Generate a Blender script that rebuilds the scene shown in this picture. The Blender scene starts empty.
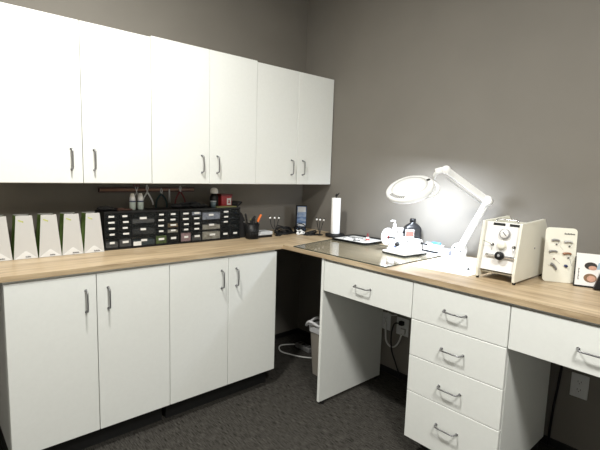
import bpy, bmesh, math, random
from mathutils import Vector, Matrix
random.seed(7)
S = bpy.context.scene
COL = S.collection
PI = math.pi

# ------------------------------------------------------------------ materials
def mat(name, color, rough=0.5, metal=0.0, noise=0.0, nscale=20.0, bump=0.0, bscale=200.0, emit=None, estr=0.0,
        alpha=1.0, spec=0.5, trans=0.0, stretch=None, coat=0.0):
    m = bpy.data.materials.new(name); m.use_nodes = True
    nt = m.node_tree; b = nt.nodes['Principled BSDF']
    b.inputs['Base Color'].default_value = (*color, 1)
    b.inputs['Roughness'].default_value = rough
    b.inputs['Metallic'].default_value = metal
    b.inputs['Specular IOR Level'].default_value = spec
    b.inputs['Alpha'].default_value = alpha
    b.inputs['Transmission Weight'].default_value = trans
    b.inputs['Coat Weight'].default_value = coat
    if emit:
        b.inputs['Emission Color'].default_value = (*emit, 1); b.inputs['Emission Strength'].default_value = estr
    if noise or bump:
        tc = nt.nodes.new('ShaderNodeTexCoord'); mp = nt.nodes.new('ShaderNodeMapping')
        nt.links.new(tc.outputs['Object'], mp.inputs[0])
        if stretch: mp.inputs['Scale'].default_value = stretch
    if noise:
        n = nt.nodes.new('ShaderNodeTexNoise'); n.inputs['Scale'].default_value = nscale; n.inputs['Detail'].default_value = 4
        nt.links.new(mp.outputs[0], n.inputs[0])
        r = nt.nodes.new('ShaderNodeValToRGB')
        r.color_ramp.elements[0].position = .3; r.color_ramp.elements[1].position = .7
        r.color_ramp.elements[0].color = (*[max(0, c*(1-noise)) for c in color], 1)
        r.color_ramp.elements[1].color = (*[min(1, c*(1+noise)) for c in color], 1)
        nt.links.new(n.outputs[0], r.inputs[0]); nt.links.new(r.outputs[0], b.inputs['Base Color'])
    if bump:
        n2 = nt.nodes.new('ShaderNodeTexNoise'); n2.inputs['Scale'].default_value = bscale
        nt.links.new(mp.outputs[0], n2.inputs[0])
        bp = nt.nodes.new('ShaderNodeBump'); bp.inputs['Strength'].default_value = bump; bp.inputs['Distance'].default_value = .002
        nt.links.new(n2.outputs[0], bp.inputs['Height']); nt.links.new(bp.outputs[0], b.inputs['Normal'])
    return m

def wood(name, axis):
    m = bpy.data.materials.new(name); m.use_nodes = True
    nt = m.node_tree; b = nt.nodes['Principled BSDF']; b.inputs['Roughness'].default_value = .38
    tc = nt.nodes.new('ShaderNodeTexCoord'); mp = nt.nodes.new('ShaderNodeMapping')
    mp.inputs['Scale'].default_value = (1.3, 16, 8) if axis == 'x' else (16, 1.3, 8)
    nt.links.new(tc.outputs['Object'], mp.inputs[0])
    n = nt.nodes.new('ShaderNodeTexNoise'); n.inputs['Scale'].default_value = 2.2; n.inputs['Detail'].default_value = 6; n.inputs['Distortion'].default_value = .6
    nt.links.new(mp.outputs[0], n.inputs[0])
    r = nt.nodes.new('ShaderNodeValToRGB'); e = r.color_ramp.elements
    e[0].position = .28; e[0].color = (.29, .205, .120, 1); e[1].position = .70; e[1].color = (.56, .445, .295, 1)
    k = e.new(.5); k.color = (.455, .345, .215, 1)
    nt.links.new(n.outputs[0], r.inputs[0])
    mp2 = nt.nodes.new('ShaderNodeMapping'); mp2.inputs['Scale'].default_value = (3, 120, 60) if axis == 'x' else (120, 3, 60)
    nt.links.new(tc.outputs['Object'], mp2.inputs[0])
    n2 = nt.nodes.new('ShaderNodeTexNoise'); n2.inputs['Scale'].default_value = 2; n2.inputs['Detail'].default_value = 3
    nt.links.new(mp2.outputs[0], n2.inputs[0])
    mx = nt.nodes.new('ShaderNodeMixRGB'); mx.blend_type = 'OVERLAY'; mx.inputs[0].default_value = .35
    nt.links.new(r.outputs[0], mx.inputs[1]); nt.links.new(n2.outputs[0], mx.inputs[2])
    nt.links.new(mx.outputs[0], b.inputs['Base Color'])
    return m

def carpet():
    m = bpy.data.materials.new('charcoal_carpet'); m.use_nodes = True
    nt = m.node_tree; b = nt.nodes['Principled BSDF']; b.inputs['Roughness'].default_value = .95; b.inputs['Specular IOR Level'].default_value = .1
    tc = nt.nodes.new('ShaderNodeTexCoord')
    outs = []
    for sc in ((270, 22, 1), (90, 270, 1)):
        mp = nt.nodes.new('ShaderNodeMapping'); mp.inputs['Scale'].default_value = sc; mp.inputs['Rotation'].default_value = (0, 0, .0)
        nt.links.new(tc.outputs['Object'], mp.inputs[0])
        n = nt.nodes.new('ShaderNodeTexNoise'); n.inputs['Scale'].default_value = 1.0; n.inputs['Detail'].default_value = 3
        nt.links.new(mp.outputs[0], n.inputs[0]); outs.append(n)
    ad = nt.nodes.new('ShaderNodeMath'); ad.operation = 'MULTIPLY_ADD'; ad.inputs[1].default_value = .45
    nt.links.new(outs[1].outputs[0], ad.inputs[0]); nt.links.new(outs[0].outputs[0], ad.inputs[2])
    hf = nt.nodes.new('ShaderNodeMath'); hf.operation = 'MULTIPLY'; hf.inputs[1].default_value = .69
    nt.links.new(ad.outputs[0], hf.inputs[0])
    r = nt.nodes.new('ShaderNodeValToRGB'); e = r.color_ramp.elements
    e[0].position = .38; e[0].color = (.014, .013, .011, 1); e[1].position = .62; e[1].color = (.078, .073, .065, 1)
    nt.links.new(hf.outputs[0], r.inputs[0]); nt.links.new(r.outputs[0], b.inputs['Base Color'])
    bp = nt.nodes.new('ShaderNodeBump'); bp.inputs['Strength'].default_value = .6; bp.inputs['Distance'].default_value = .004
    nt.links.new(hf.outputs[0], bp.inputs['Height']); nt.links.new(bp.outputs[0], b.inputs['Normal'])
    return m

M = dict(
    wall=mat('taupe_wall_paint', (.182, .168, .145), .75, noise=.04, nscale=3, bump=.15, bscale=260),
    wall_bounce=mat('pale_bounce_wall_paint', (.58, .57, .55), .8, noise=.03, nscale=3, bump=.1),  # unseen walls, made pale to bounce fill light into the knee spaces
    ceiling=mat('white_ceiling_paint', (.75, .74, .72), .9, noise=.02, bump=.1),
    carpet=carpet(),
    lam=mat('white_laminate', (.77, .785, .755), .42, noise=.012, nscale=60, bump=.06, bscale=500),
    lamedge=mat('white_edge_banding', (.80, .81, .79), .4, noise=.01),
    black=mat('black_toe_kick', (.006, .006, .006), .6, noise=.1),
    blackpl=mat('black_plastic', (.008, .008, .0085), .45, spec=.3, noise=.08, nscale=40),
    blackmat=mat('black_matte_fabric', (.010, .010, .011), .85, noise=.2, nscale=60, bump=.3),
    wx=wood('oak_laminate_along_x', 'x'), wy=wood('oak_laminate_along_y', 'y'),
    nickel=mat('brushed_nickel', (.30, .30, .31), .30, 1.0, noise=.04, nscale=200),
    chrome=mat('chrome', (.75, .75, .76), .12, 1.0, noise=.02),
    white_steel=mat('polished_steel', (.85, .85, .84), .35, .7, noise=.03),
    steel=mat('steel', (.55, .55, .54), .3, 1.0, noise=.06, nscale=100),
    paper=mat('white_bag_paper', (.52, .515, .50), .6, noise=.02, nscale=8),
    fold_lit=mat('white_bag_paper_lit_fold', (.68, .68, .67), .55, noise=.01),  # same bag paper, with the brighter light on the fold put into its colour
    green=mat('green_bag_lining', (.12, .19, .045), .7, noise=.25, nscale=20),
    leaf=mat('yellow_green_print', (.42, .46, .12), .7, noise=.2, nscale=60),
    dark=mat('dark_inside', (.015, .017, .012), .9, noise=.1),
    ink=mat('dark_grey_ink', (.06, .06, .06), .7, noise=.05),
    smoke=mat('smoky_clear_plastic', (.022, .025, .026), .22, noise=.3, nscale=25, alpha=.32, spec=.3),
    lab=mat('white_paper_label', (.68, .68, .66), .6, noise=.03),
    brown=mat('reddish_brown_rail', (.085, .040, .030), .45, noise=.25, nscale=15, stretch=(1, 20, 20)),
    teal=mat('dark_teal_grip', (.010, .045, .050), .45, noise=.1),
    red=mat('red_plastic', (.30, .015, .018), .4, noise=.06),
    darkred=mat('dark_red_grip', (.16, .015, .018), .45, noise=.08),
    pink=mat('pink_contents', (0.88, 0.58, 0.61), .7, noise=.2, nscale=60),
    cream=mat('cream_contents', (0.88, 0.80, 0.64), .7, noise=.35, nscale=70),
    gcont=mat('green_contents', (.20, .30, .08), .7, noise=.5, nscale=60),
    bcont=mat('pale_blue_contents', (0.58, 0.64, 0.80), .6, noise=.3, nscale=60),
    tan=mat('tan_contents', (.40, .28, .14), .7, noise=.3, nscale=60),
    white=mat('white_plastic', (.80, .80, .79), .35, noise=.01),
    ivory=mat('ivory_painted_metal', (.78, .77, .68), .35, noise=.015),
    whiteface=mat('white_front_plate', (.82, .81, .80), .4, noise=.01),
    frost=mat('frosted_bottle_plastic', (.50, .56, .50), .35, noise=.1, nscale=30),
    blue=mat('blue_plastic', (.03, .10, .45), .4, noise=.05),
    navy=mat('navy_band', (.015, .025, .10), .5, noise=.05),
    bpen=mat('bright_blue_plastic', (.06, .30, .75), .35, noise=.05),
    orange=mat('orange_grip', (.75, .17, .03), .45, noise=.06),
    olive=mat('olive_cardboard', (.20, .20, .08), .7, noise=.15),
    towel=mat('white_paper_towel', (.90, .90, .89), .9, noise=.01, bump=.4, bscale=150),
    glass=mat('tinted_glass_mat', (.22, .22, .165), .035, noise=.01, alpha=.36, spec=.9, coat=.6),
    glassedge=mat('dark_glass_edge', (.02, .03, .02), .2, noise=.02),
    clear=mat('clear_plastic', (.62, .64, .72), .1, noise=.02, alpha=.45),
    bottle=mat('black_bottle_plastic', (.010, .010, .011), .3, noise=.06),
    plabel=mat('pink_label_print', (.62, .10, .08), .5, noise=.1, nscale=80),
    cupgrey=mat('blue_grey_plastic', (.10, .14, .16), .4, noise=.1),
    silver=mat('silver_grey_case', (.50, .52, .54), .4, noise=.05),
    lens=mat('magnifier_lens', (.85, .9, .92), .03, noise=.01, alpha=.35, coat=1),
    led=mat('led_ring', (1, 1, 1), .5, noise=.001, emit=(.84, .91, 1.0), estr=8),
    panel_led=mat('downlight_lens', (1, 1, 1), .5, noise=.001, emit=(1, .97, .9), estr=12),
    panel_led2=mat('panel_lens', (1, 1, 1), .5, noise=.001, emit=(1, .97, .9), estr=1.5),
    grey=mat('grey_plastic', (.22, .22, .22), .45, noise=.08),
    midgrey=mat('light_grey_plastic', (.45, .45, .44), .45, noise=.05),
    bronze=mat('bronze_shell', (.28, .13, .07), .35, noise=.1),
    skin=mat('printed_skin_tone', (.58, .34, .25), .6, noise=.15, nscale=80),
    hair=mat('printed_dark_hair', (.03, .025, .022), .6, noise=.1),
    hairb=mat('printed_brown_hair', (.22, .13, .07), .6, noise=.2, nscale=80),
    cloth=mat('printed_blue_cloth', (.36, .50, .62), .6, noise=.1),
    outlet=mat('outlet_plastic', (.60, .61, .60), .45, noise=.02),
    cable=mat('white_cable', (.62, .62, .60), .5, noise=.02),
    bin=mat('taupe_bin_plastic', (.34, .31, .27), .5, noise=.04),
    liner=mat('white_bin_liner', (.78, .78, .80), .4, noise=.04, alpha=.92),
    dgrey=mat('dial_grey', (.32, .32, .33), .3, noise=.05),
)

def screen_mat():
    m = bpy.data.materials.new('blue_picture_print'); m.use_nodes = True
    nt = m.node_tree; b = nt.nodes['Principled BSDF']; b.inputs['Roughness'].default_value = .3
    tc = nt.nodes.new('ShaderNodeTexCoord'); mp = nt.nodes.new('ShaderNodeMapping'); mp.inputs['Scale'].default_value = (12, 12, 40)
    n = nt.nodes.new('ShaderNodeTexNoise'); n.inputs['Scale'].default_value = 1; n.inputs['Detail'].default_value = 5
    nt.links.new(tc.outputs['Object'], mp.inputs[0]); nt.links.new(mp.outputs[0], n.inputs[0])
    r = nt.nodes.new('ShaderNodeValToRGB'); e = r.color_ramp.elements
    e[0].position = .35; e[0].color = (.03, .05, .10, 1); e[1].position = .66; e[1].color = (.28, .32, .38, 1)
    k = e.new(.5); k.color = (.09, .15, .27, 1)
    nt.links.new(n.outputs[0], r.inputs[0]); nt.links.new(r.outputs[0], b.inputs['Base Color'])
    return m
M['pic'] = screen_mat()

# ------------------------------------------------------------------ mesh helpers
def nb(): return bmesh.new()
def merge(bm, t, mx=None, mi=0):
    if mx is not None: bmesh.ops.transform(t, matrix=mx, verts=t.verts)
    for f in t.faces: f.material_index = mi
    me = bpy.data.meshes.new('t'); t.to_mesh(me); t.free(); bm.from_mesh(me); bpy.data.meshes.remove(me)
def box(bm, x0, x1, y0, y1, z0, z1, bev=0.0015, mx=None, mi=0, seg=1):
    t = nb(); bmesh.ops.create_cube(t, size=1)
    for v in t.verts:
        v.co = Vector(((x0+x1)/2+v.co.x*(x1-x0), (y0+y1)/2+v.co.y*(y1-y0), (z0+z1)/2+v.co.z*(z1-z0)))
    b = min(bev, .45*min(abs(x1-x0), abs(y1-y0), abs(z1-z0)))
    if b > 1e-5: bmesh.ops.bevel(t, geom=list(t.edges), offset=b, segments=seg, affect='EDGES', profile=.5)
    merge(bm, t, mx, mi); return bm
def lathe(bm, prof, c=(0, 0, 0), seg=28, mx=None, mi=0, sx=1, sy=1):
    t = nb(); rings = []
    for r, z in prof:
        if r < 1e-6: rings.append([t.verts.new((0, 0, z))])
        else: rings.append([t.verts.new((r*sx*math.cos(2*PI*i/seg), r*sy*math.sin(2*PI*i/seg), z)) for i in range(seg)])
    for a, b in zip(rings, rings[1:]):
        for i in range(seg):
            j = (i+1) % seg
            if len(a) == 1 and len(b) == 1: continue
            if len(a) == 1: t.faces.new((a[0], b[i], b[j]))
            elif len(b) == 1: t.faces.new((a[i], a[j], b[0]))
            else: t.faces.new((a[i], a[j], b[j], b[i]))
    bmesh.ops.recalc_face_normals(t, faces=t.faces)
    for f in t.faces: f.smooth = True
    m = Matrix.Translation(c)
    if mx is not None: m = mx @ m
    merge(bm, t, m, mi); return bm
def axis_mx(p, d):
    """matrix that puts local z along d with origin p"""
    return Matrix.Translation(p) @ Vector(d).to_track_quat('Z', 'Y').to_matrix().to_4x4()
def cyl(bm, p, q, r, seg=20, r2=None, bev=.0008, mi=0):
    p, q = Vector(p), Vector(q); L = (q-p).length; r2 = r if r2 is None else r2
    b = min(bev, L*.3, r*.3, r2*.3)
    return lathe(bm, [(0, 0), (r-b, 0), (r, b), (r2, L-b), (r2-b, L), (0, L)], seg=seg, mx=axis_mx(p, q-p), mi=mi)
def smooth_path(pts, n=6):
    P = [Vector(p) for p in pts]
    if len(P) < 3: return P
    out = []
    E = [2*P[0]-P[1]] + P + [2*P[-1]-P[-2]]
    for i in range(1, len(E)-2):
        a, b, c, d = E[i-1:i+3]
        for k in range(n):
            t = k/n
            out.append(.5*((2*b)+(c-a)*t+(2*a-5*b+4*c-d)*t*t+(3*b-a-3*c+d)*t**3))
    out.append(P[-1]); return out
def tube(bm, pts, r, seg=8, smooth=6, mi=0, r_end=None, flat=1.0):
    P = smooth_path(pts, smooth) if smooth else [Vector(p) for p in pts]
    t = nb(); rings = []; up = None
    for i, p in enumerate(P):
        d = (P[min(i+1, len(P)-1)]-P[max(i-1, 0)]).normalized()
        if up is None:
            up = Vector((0, 0, 1)) if abs(d.z) < .9 else Vector((1, 0, 0))
        s = d.cross(up)
        if s.length < 1e-4: s = d.orthogonal()
        s.normalize(); up = s.cross(d).normalized()
        rr = r if r_end is None else r+(r_end-r)*i/(len(P)-1)
        rings.append([t.verts.new(p+s*rr*math.cos(2*PI*k/seg)+up*rr*flat*math.sin(2*PI*k/seg)) for k in range(seg)])
    for a, b in zip(rings, rings[1:]):
        for k in range(seg):
            t.faces.new((a[k], a[(k+1) % seg], b[(k+1) % seg], b[k]))
    t.faces.new(rings[0]); t.faces.new(rings[-1][::-1])
    bmesh.ops.recalc_face_normals(t, faces=t.faces)
    for f in t.faces: f.smooth = len(f.verts) == 4
    merge(bm, t, None, mi); return bm
def prism(bm, poly, h0, h1, mx=None, mi=0, bev=0.0):
    """polygon in local xy extruded along z from h0 to h1"""
    t = nb(); vs = [t.verts.new((x, y, h0)) for x, y in poly]
    f = t.faces.new(vs); r = bmesh.ops.extrude_face_region(t, geom=[f])
    for v in r['geom']:
        if isinstance(v, bmesh.types.BMVert): v.co.z = h1
    bmesh.ops.recalc_face_normals(t, faces=t.faces)
    if bev: bmesh.ops.bevel(t, geom=list(t.edges), offset=bev, segments=2, affect='EDGES', profile=.5)
    merge(bm, t, mx, mi); return bm
def bar(bm, p, q, w, h, up=(0, 0, 1), bev=.001, mi=0):
    p, q = Vector(p), Vector(q); d = (q-p); L = d.length; d.normalize(); up = Vector(up)
    s = d.cross(up).normalized(); u = s.cross(d)
    mx = Matrix.Translation(p) @ Matrix((d, s, u)).transposed().to_4x4()
    return box(bm, 0, L, -w/2, w/2, -h/2, h/2, bev, mx, mi)
def rrect(w, h, r, n=5):
    o = []
    for cx, cy, a in ((w/2-r, h/2-r, 0), (-w/2+r, h/2-r, PI/2), (-w/2+r, -h/2+r, PI), (w/2-r, -h/2+r, 1.5*PI)):
        for i in range(n+1): o.append((cx+r*math.cos(a+i*PI/2/n), cy+r*math.sin(a+i*PI/2/n)))
    return o
def blob(bm, c, sx, sy, sz, mx=None, mi=0, sub=2, rough=0.0):
    t = nb(); bmesh.ops.create_icosphere(t, subdivisions=sub, radius=1)
    for v in t.verts:
        k = 1+random.uniform(-rough, rough); v.co = Vector((v.co.x*sx*k+c[0], v.co.y*sy*k+c[1], v.co.z*sz*k+c[2]))
    for f in t.faces: f.smooth = True
    merge(bm, t, mx, mi); return bm

# ------------------------------------------------------------------ object helpers
def wl(o):
    v = Vector((0, 0, 0))
    while o is not None: v += o.location; o = o.parent
    return v
def obj(name, bm, m, parent=None, world=True, loc=None, label=None):
    """link a bmesh as ONE object; geometry in world coordinates unless world=False"""
    me = bpy.data.meshes.new(name)
    off = Vector((0, 0, 0))
    if loc is not None: off = Vector(loc)
    elif parent is not None and world: off = wl(parent)
    if world and off.length: bmesh.ops.translate(bm, vec=-off, verts=bm.verts)
    bm.to_mesh(me); bm.free()
    ms = m if isinstance(m, (list, tuple)) else [m]
    for k in ms: me.materials.append(M[k])
    o = bpy.data.objects.new(name, me); COL.objects.link(o)
    if parent is not None: o.parent = parent
    elif loc is not None: o.location = loc
    if label: o['label'] = label
    return o
def tag(o, label, cat, group=None):
    o['label'] = label; o['category'] = cat
    if group: o['group'] = group
    return o
def thing(name, label, cat, loc, group=None, rz=0):
    o = bpy.data.objects.new(name, None); o.empty_display_size = .05; COL.objects.link(o)
    o.location = loc; o.rotation_euler = (0, 0, rz)
    return tag(o, label, cat, group)
def struct(name, bm, m, parent=None):
    o = obj(name, bm, m, parent)
    if parent is None: o['kind'] = 'structure'
    return o

# ------------------------------------------------------------------ measures
ZT, ZE, ZD = .904, .8805, .866           # worktop top / underside, door top
IX, IY = -.685, -.600                  # worktop front edges
DX, DY = -.6748, -.5929                 # door planes
CEIL = 2.78; WX, WY = -3.6, -4.7

# ------------------------------------------------------------------ room
b = nb(); box(b, WX-.1, .1, WY-.1, .1, -.1, 0, 0); struct('floor', b, 'carpet')
b = nb(); box(b, WX-.1, .1, WY-.1, .1, CEIL, CEIL+.1, 0); struct('ceiling', b, 'ceiling')
b = nb(); box(b, WX-.1, .1, 0, .1, 0, CEIL, 0); struct('wall_back', b, 'wall')
b = nb(); box(b, 0, .1, WY, 0, 0, CEIL, 0); struct('wall_right', b, 'wall')
b = nb(); box(b, WX-.1, WX, WY, 0, 0, CEIL, 0); struct('wall_left', b, 'wall_bounce')
b = nb(); box(b, WX-.1, .1, WY-.1, WY, 0, CEIL, 0); struct('wall_front', b, 'wall_bounce')
b = nb(); box(b, WX, -.012, -.010, 0, 0, .04, .002); struct('baseboard_back', b, 'black')
b = nb(); box(b, -.010, 0, WY, -.001, 0, .04, .002); struct('baseboard_right', b, 'black')

# ------------------------------------------------------------------ worktop (one continuous L)
t = nb()
def slab(poly, mi):
    global t
    prism(t, poly, ZE, ZT, mi=mi)
slab([(-3.55, 0), (-3.55, IY), (IX, IY), (IX, IY), (0, 0)][:3]+[(0, 0)], 0)
slab([(IX, IY), (IX, -2.62), (0, -2.62), (0, 0)], 1)
bmesh.ops.remove_doubles(t, verts=t.verts, dist=1e-5)
w = obj('worktop', t, ['wx', 'wy'], loc=(-.35, -.3, ZE))
tag(w, 'light oak laminate worktop running in an L along both walls', 'worktop')

# ------------------------------------------------------------------ handles (bow pulls)
def handle_mesh(L=.10, proj=.028):
    b = nb(); h = L/2
    pts = [(0, 0, -h), (0, -.012, -h+.001), (0, -.024, -h+.006), (0, -proj, -h+.014), (0, -proj-.0006, 0),
           (0, -proj, h-.014), (0, -.024, h-.006), (0, -.012, h-.001), (0, 0, h)]
    tube(b, pts, .0037, seg=10, smooth=4)
    for s in (-h, h): cyl(b, (0, -.0001, s), (0, -.003, s), .0062, 12)
    return b
_h = handle_mesh(); HM = bpy.data.meshes.new('pull_handle'); _h.to_mesh(HM); _h.free(); HM.materials.append(M['nickel'])
def handle(parent, p, rot):
    o = bpy.data.objects.new('handle', HM); COL.objects.link(o); o.parent = parent
    o.location = Vector(p)-wl(parent); o.rotation_euler = rot
    return o
V_BACK = (0, 0, 0)                      # vertical on a door facing -y
H_RIGHT = Matrix(((0, 1, 0), (0, 0, 1), (1, 0, 0))).to_euler()              # horizontal on a drawer facing -x

def base_cabinet(x0, xm, x1, label, ldoor):
    th = thing('base_cabinet', label, 'cabinet', ((x0+x1)/2, -.3, 0), 'white base cabinets')
    b = nb(); box(b, x0, x1, DY+.021, -.012, .105, ZE-.0001, .001); obj('cabinet_body', b, 'lam', th)
    b = nb(); box(b, x0+.003, x1-.02, -.53, -.05, .0005, .105, 0); obj('toe_kick', b, 'black', th)  # kick board brought forward to blacken the shaded strip under the doors
    for (a, c, hx) in ((x0+.0015, xm-.0015, xm-.0466), (xm+.0015, x1-.0015, xm+.0500)):
        b = nb(); box(b, a, c, DY, DY+.019, .108, ZD, .0015)
        d = obj('door', b, 'lam', th); handle(d, (hx, DY, .7475), V_BACK)
    return th
base_cabinet(-2.137, -1.781, -1.4275, 'white two-door base cabinet at the left end, under the paper bags', None)
base_cabinet(-1.4275, -1.0735, -.7263, 'white two-door base cabinet beside the dark corner gap', None)

def upper_cabinet(x0, xm, x1, z1, dy, label):
    th = thing('wall_cabinet', label, 'cabinet', ((x0+x1)/2, -.16, 1.268), 'white wall cabinets')
    b = nb(); box(b, x0+.0005, x1-.0005, -.3232+.021, -.0005, 1.268, z1-.004, .001); obj('cabinet_body', b, 'lam', th)
    for (a, c, hx) in ((x0+.0012, xm-.0012, xm-.052), (xm+.0012, x1-.0012, xm+.052)):
        b = nb(); box(b, a, c, -.3232-dy, -.3232+.019, 1.270, z1, .0015)
        d = obj('door', b, 'lam', th); handle(d, (hx, -.3232-dy, 1.386), V_BACK)
    return th
upper_cabinet(-2.103, -1.7495, -1.4005, 2.040, 0, 'white two-door wall cabinet hanging above the paper bags, at the left end of the row')
upper_cabinet(-1.4005, -1.0475, -.7065, 2.046, .004, 'middle white two-door wall cabinet, its top slightly higher than its neighbours')
upper_cabinet(-.7065, -.3495, -.006, 2.040, 0, 'white two-door wall cabinet reaching into the room corner')

# drawer stack
th = thing('drawer_cabinet', 'white cabinet with a stack of four drawers between the two knee spaces', 'cabinet', (-.4, -1.762, 0))
b = nb(); box(b, DX+.021, -.145, -1.9825, -1.541, .108, ZE-.0001, .001); obj('cabinet_body', b, 'lam', th)
b = nb(); box(b, -.536, -.16, -1.97, -1.553, .0005, .108, 0); obj('toe_kick', b, 'black', th)
for z0, z1 in ((.6960, ZD), (.5215, .693), (.3455, .5185), (.1098, .3425)):
    b = nb(); box(b, DX, DX+.019, -1.9810, -1.5425, z0, z1, .0015)
    d = obj('drawer', b, 'lam', th)
    hz = z0+(z1-z0)*.5-.004
    if z0 < .2: hz = .245
    handle(d, (DX, -1.757, hz), H_RIGHT)

def desk_drawer(y0, y1, label, hy):
    th = thing('desk_drawer_unit', label, 'drawer', (-.4, (y0+y1)/2, .70), 'wide drawers over the knee spaces')
    b = nb(); box(b, DX+.021, -.20, y0-.0010, y1+.0008, .712, ZE-.0001, .001); obj('drawer_case', b, 'lam', th)
    b = nb(); box(b, DX, DX+.019, y0+.0015, y1-.0015, .6950, ZD, .0015)
    d = obj('drawer', b, 'lam', th); handle(d, (DX, hy, .775), H_RIGHT)
desk_drawer(-1.5400, -.9555, 'wide white drawer over the knee space next to the bin', -1.243)
desk_drawer(-2.565, -1.9840, 'wide white drawer over the right knee space, at the photo edge', -2.272)

th = thing('support_panel', 'white upright desk panel standing beside the dark corner gap', 'panel', (-.39, -.946, 0))
b = nb(); box(b, DX-.002, -.1076, -.9545, -.9365, .019, ZE-.0001, .0015); obj('panel_board', b, 'lam', th)
for x in (-.64, -.14):
    b = nb(); cyl(b, (x, -.9455, .0005), (x, -.9455, .0195), .012); obj('foot', b, 'blackpl', th)
th = thing('support_panel', 'white upright desk panel at the far right end of the worktop', 'panel', (-.39, -2.576, 0))
b = nb(); box(b, DX-.002, -.1076, -2.585, -2.5665, .019, ZE-.0001, .0015); obj('panel_board', b, 'lam', th)
for x in (-.64, -.14):
    b = nb(); cyl(b, (x, -2.576, .0005), (x, -2.576, .0195), .012); obj('foot', b, 'blackpl', th)

# ------------------------------------------------------------------ paper bags
def bag(cx, label, text):
    W, T, Hh, yf, D = .050, .0335, .207, -.262, .095
    th = thing('paper_bag', label, 'bag', (cx, yf+D/2, ZT), 'white paper bags on the worktop')
    z = ZT+.0005
    # front and back panels, side gussets creased inwards
    def quad(bm, a, b_, c, d): 
        vs = [bm.verts.new(p) for p in (a, b_, c, d)]; bm.faces.new(vs)
    f = nb(); yt = yf+.012; ybt = yf+D-.010
    prism(f, [(-W, 0), (W, 0), (T, Hh), (-T, Hh)], 0, .0012, mx=Matrix(((1, 0, 0, cx), (0, (yt-yf)/Hh, -1, yf), (0, 1, 0, z), (0, 0, 0, 1))))
    obj('front_panel', f, 'paper', th)
    f = nb()
    prism(f, [(-W, 0), (W, 0), (T, Hh), (-T, Hh)], 0, .0012, mx=Matrix(((1, 0, 0, cx), (0, (ybt-yf-D)/Hh, -1, yf+D), (0, 1, 0, z), (0, 0, 0, 1))))
    obj('back_panel', f, 'paper', th)
    for s in (-1, 1):
        f = nb()
        a0 = (cx+s*W, yf, z); a1 = (cx+s*(W-.003), yf+D/2, z+.004); a2 = (cx+s*W, yf+D, z)
        b0 = (cx+s*T, yt, z+Hh-.002); b1 = (cx+s*(T-.016), (yt+ybt)/2, z+Hh-.003); b2 = (cx+s*T, ybt, z+Hh-.002)
        for q in ((a0, a1, b1, b0), (a1, a2, b2, b1)):
            vs = [f.verts.new(p) for p in q]; fc = f.faces.new(vs)
        bmesh.ops.remove_doubles(f, verts=f.verts, dist=1e-5)
        bmesh.ops.solidify(f, geom=list(f.faces), thickness=.0008)
        obj('side_gusset', f, 'green', th)
    f = nb(); box(f, cx-W+.002, cx+W-.002, yf+.001, yf+D-.001, z, z+.002, 0); obj('bag_bottom', f, 'paper', th)
    f = nb(); k = (yt-yf)/Hh
    prism(f, [(-W+.002, .001), (W-.002, .001), (.004, .036), (-.004, .036)], .0013, .0035, mx=Matrix(((1, 0, 0, cx), (0, k, -1, yf), (0, 1, 0, z), (0, 0, 0, 1))))
    fo = obj('bottom_fold', f, 'fold_lit', th)
    f = nb()
    for i in range(text):
        box(f, cx-.002+i*.0037, cx+.0004+i*.0037, yf-.0046, yf-.0034, z+.007, z+.007+(.0048 if i % 3 else .0062), 0)
    obj('bag_lettering', f, 'ink', fo)
    f = nb()
    for i in range(3):
        px = cx-.026+i*.007
        prism(f, [(px, .183+i*-.003), (px+.006, .179-i*.003), (px+.010, .183-i*.003), (px+.004, .188-i*.003)], .0013, .0018,
              mx=Matrix(((1, 0, 0, 0), (0, k, -1, yf), (0, 1, 0, z), (0, 0, 0, 1))))
    obj('leaf_print', f, 'leaf', th)
bag(-2.103, 'white paper bag with green sides, cut off by the left photo edge', 6)
bag(-1.998, 'white paper bag with green sides, second from the left photo edge', 6)
bag(-1.894, 'white paper bag with green sides, the middle one of five', 6)
bag(-1.792, 'white paper bag with green sides, second from the drawer organizers', 8)
bag(-1.690, 'white paper bag with green sides, right beside the drawer organizers', 8)

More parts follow.
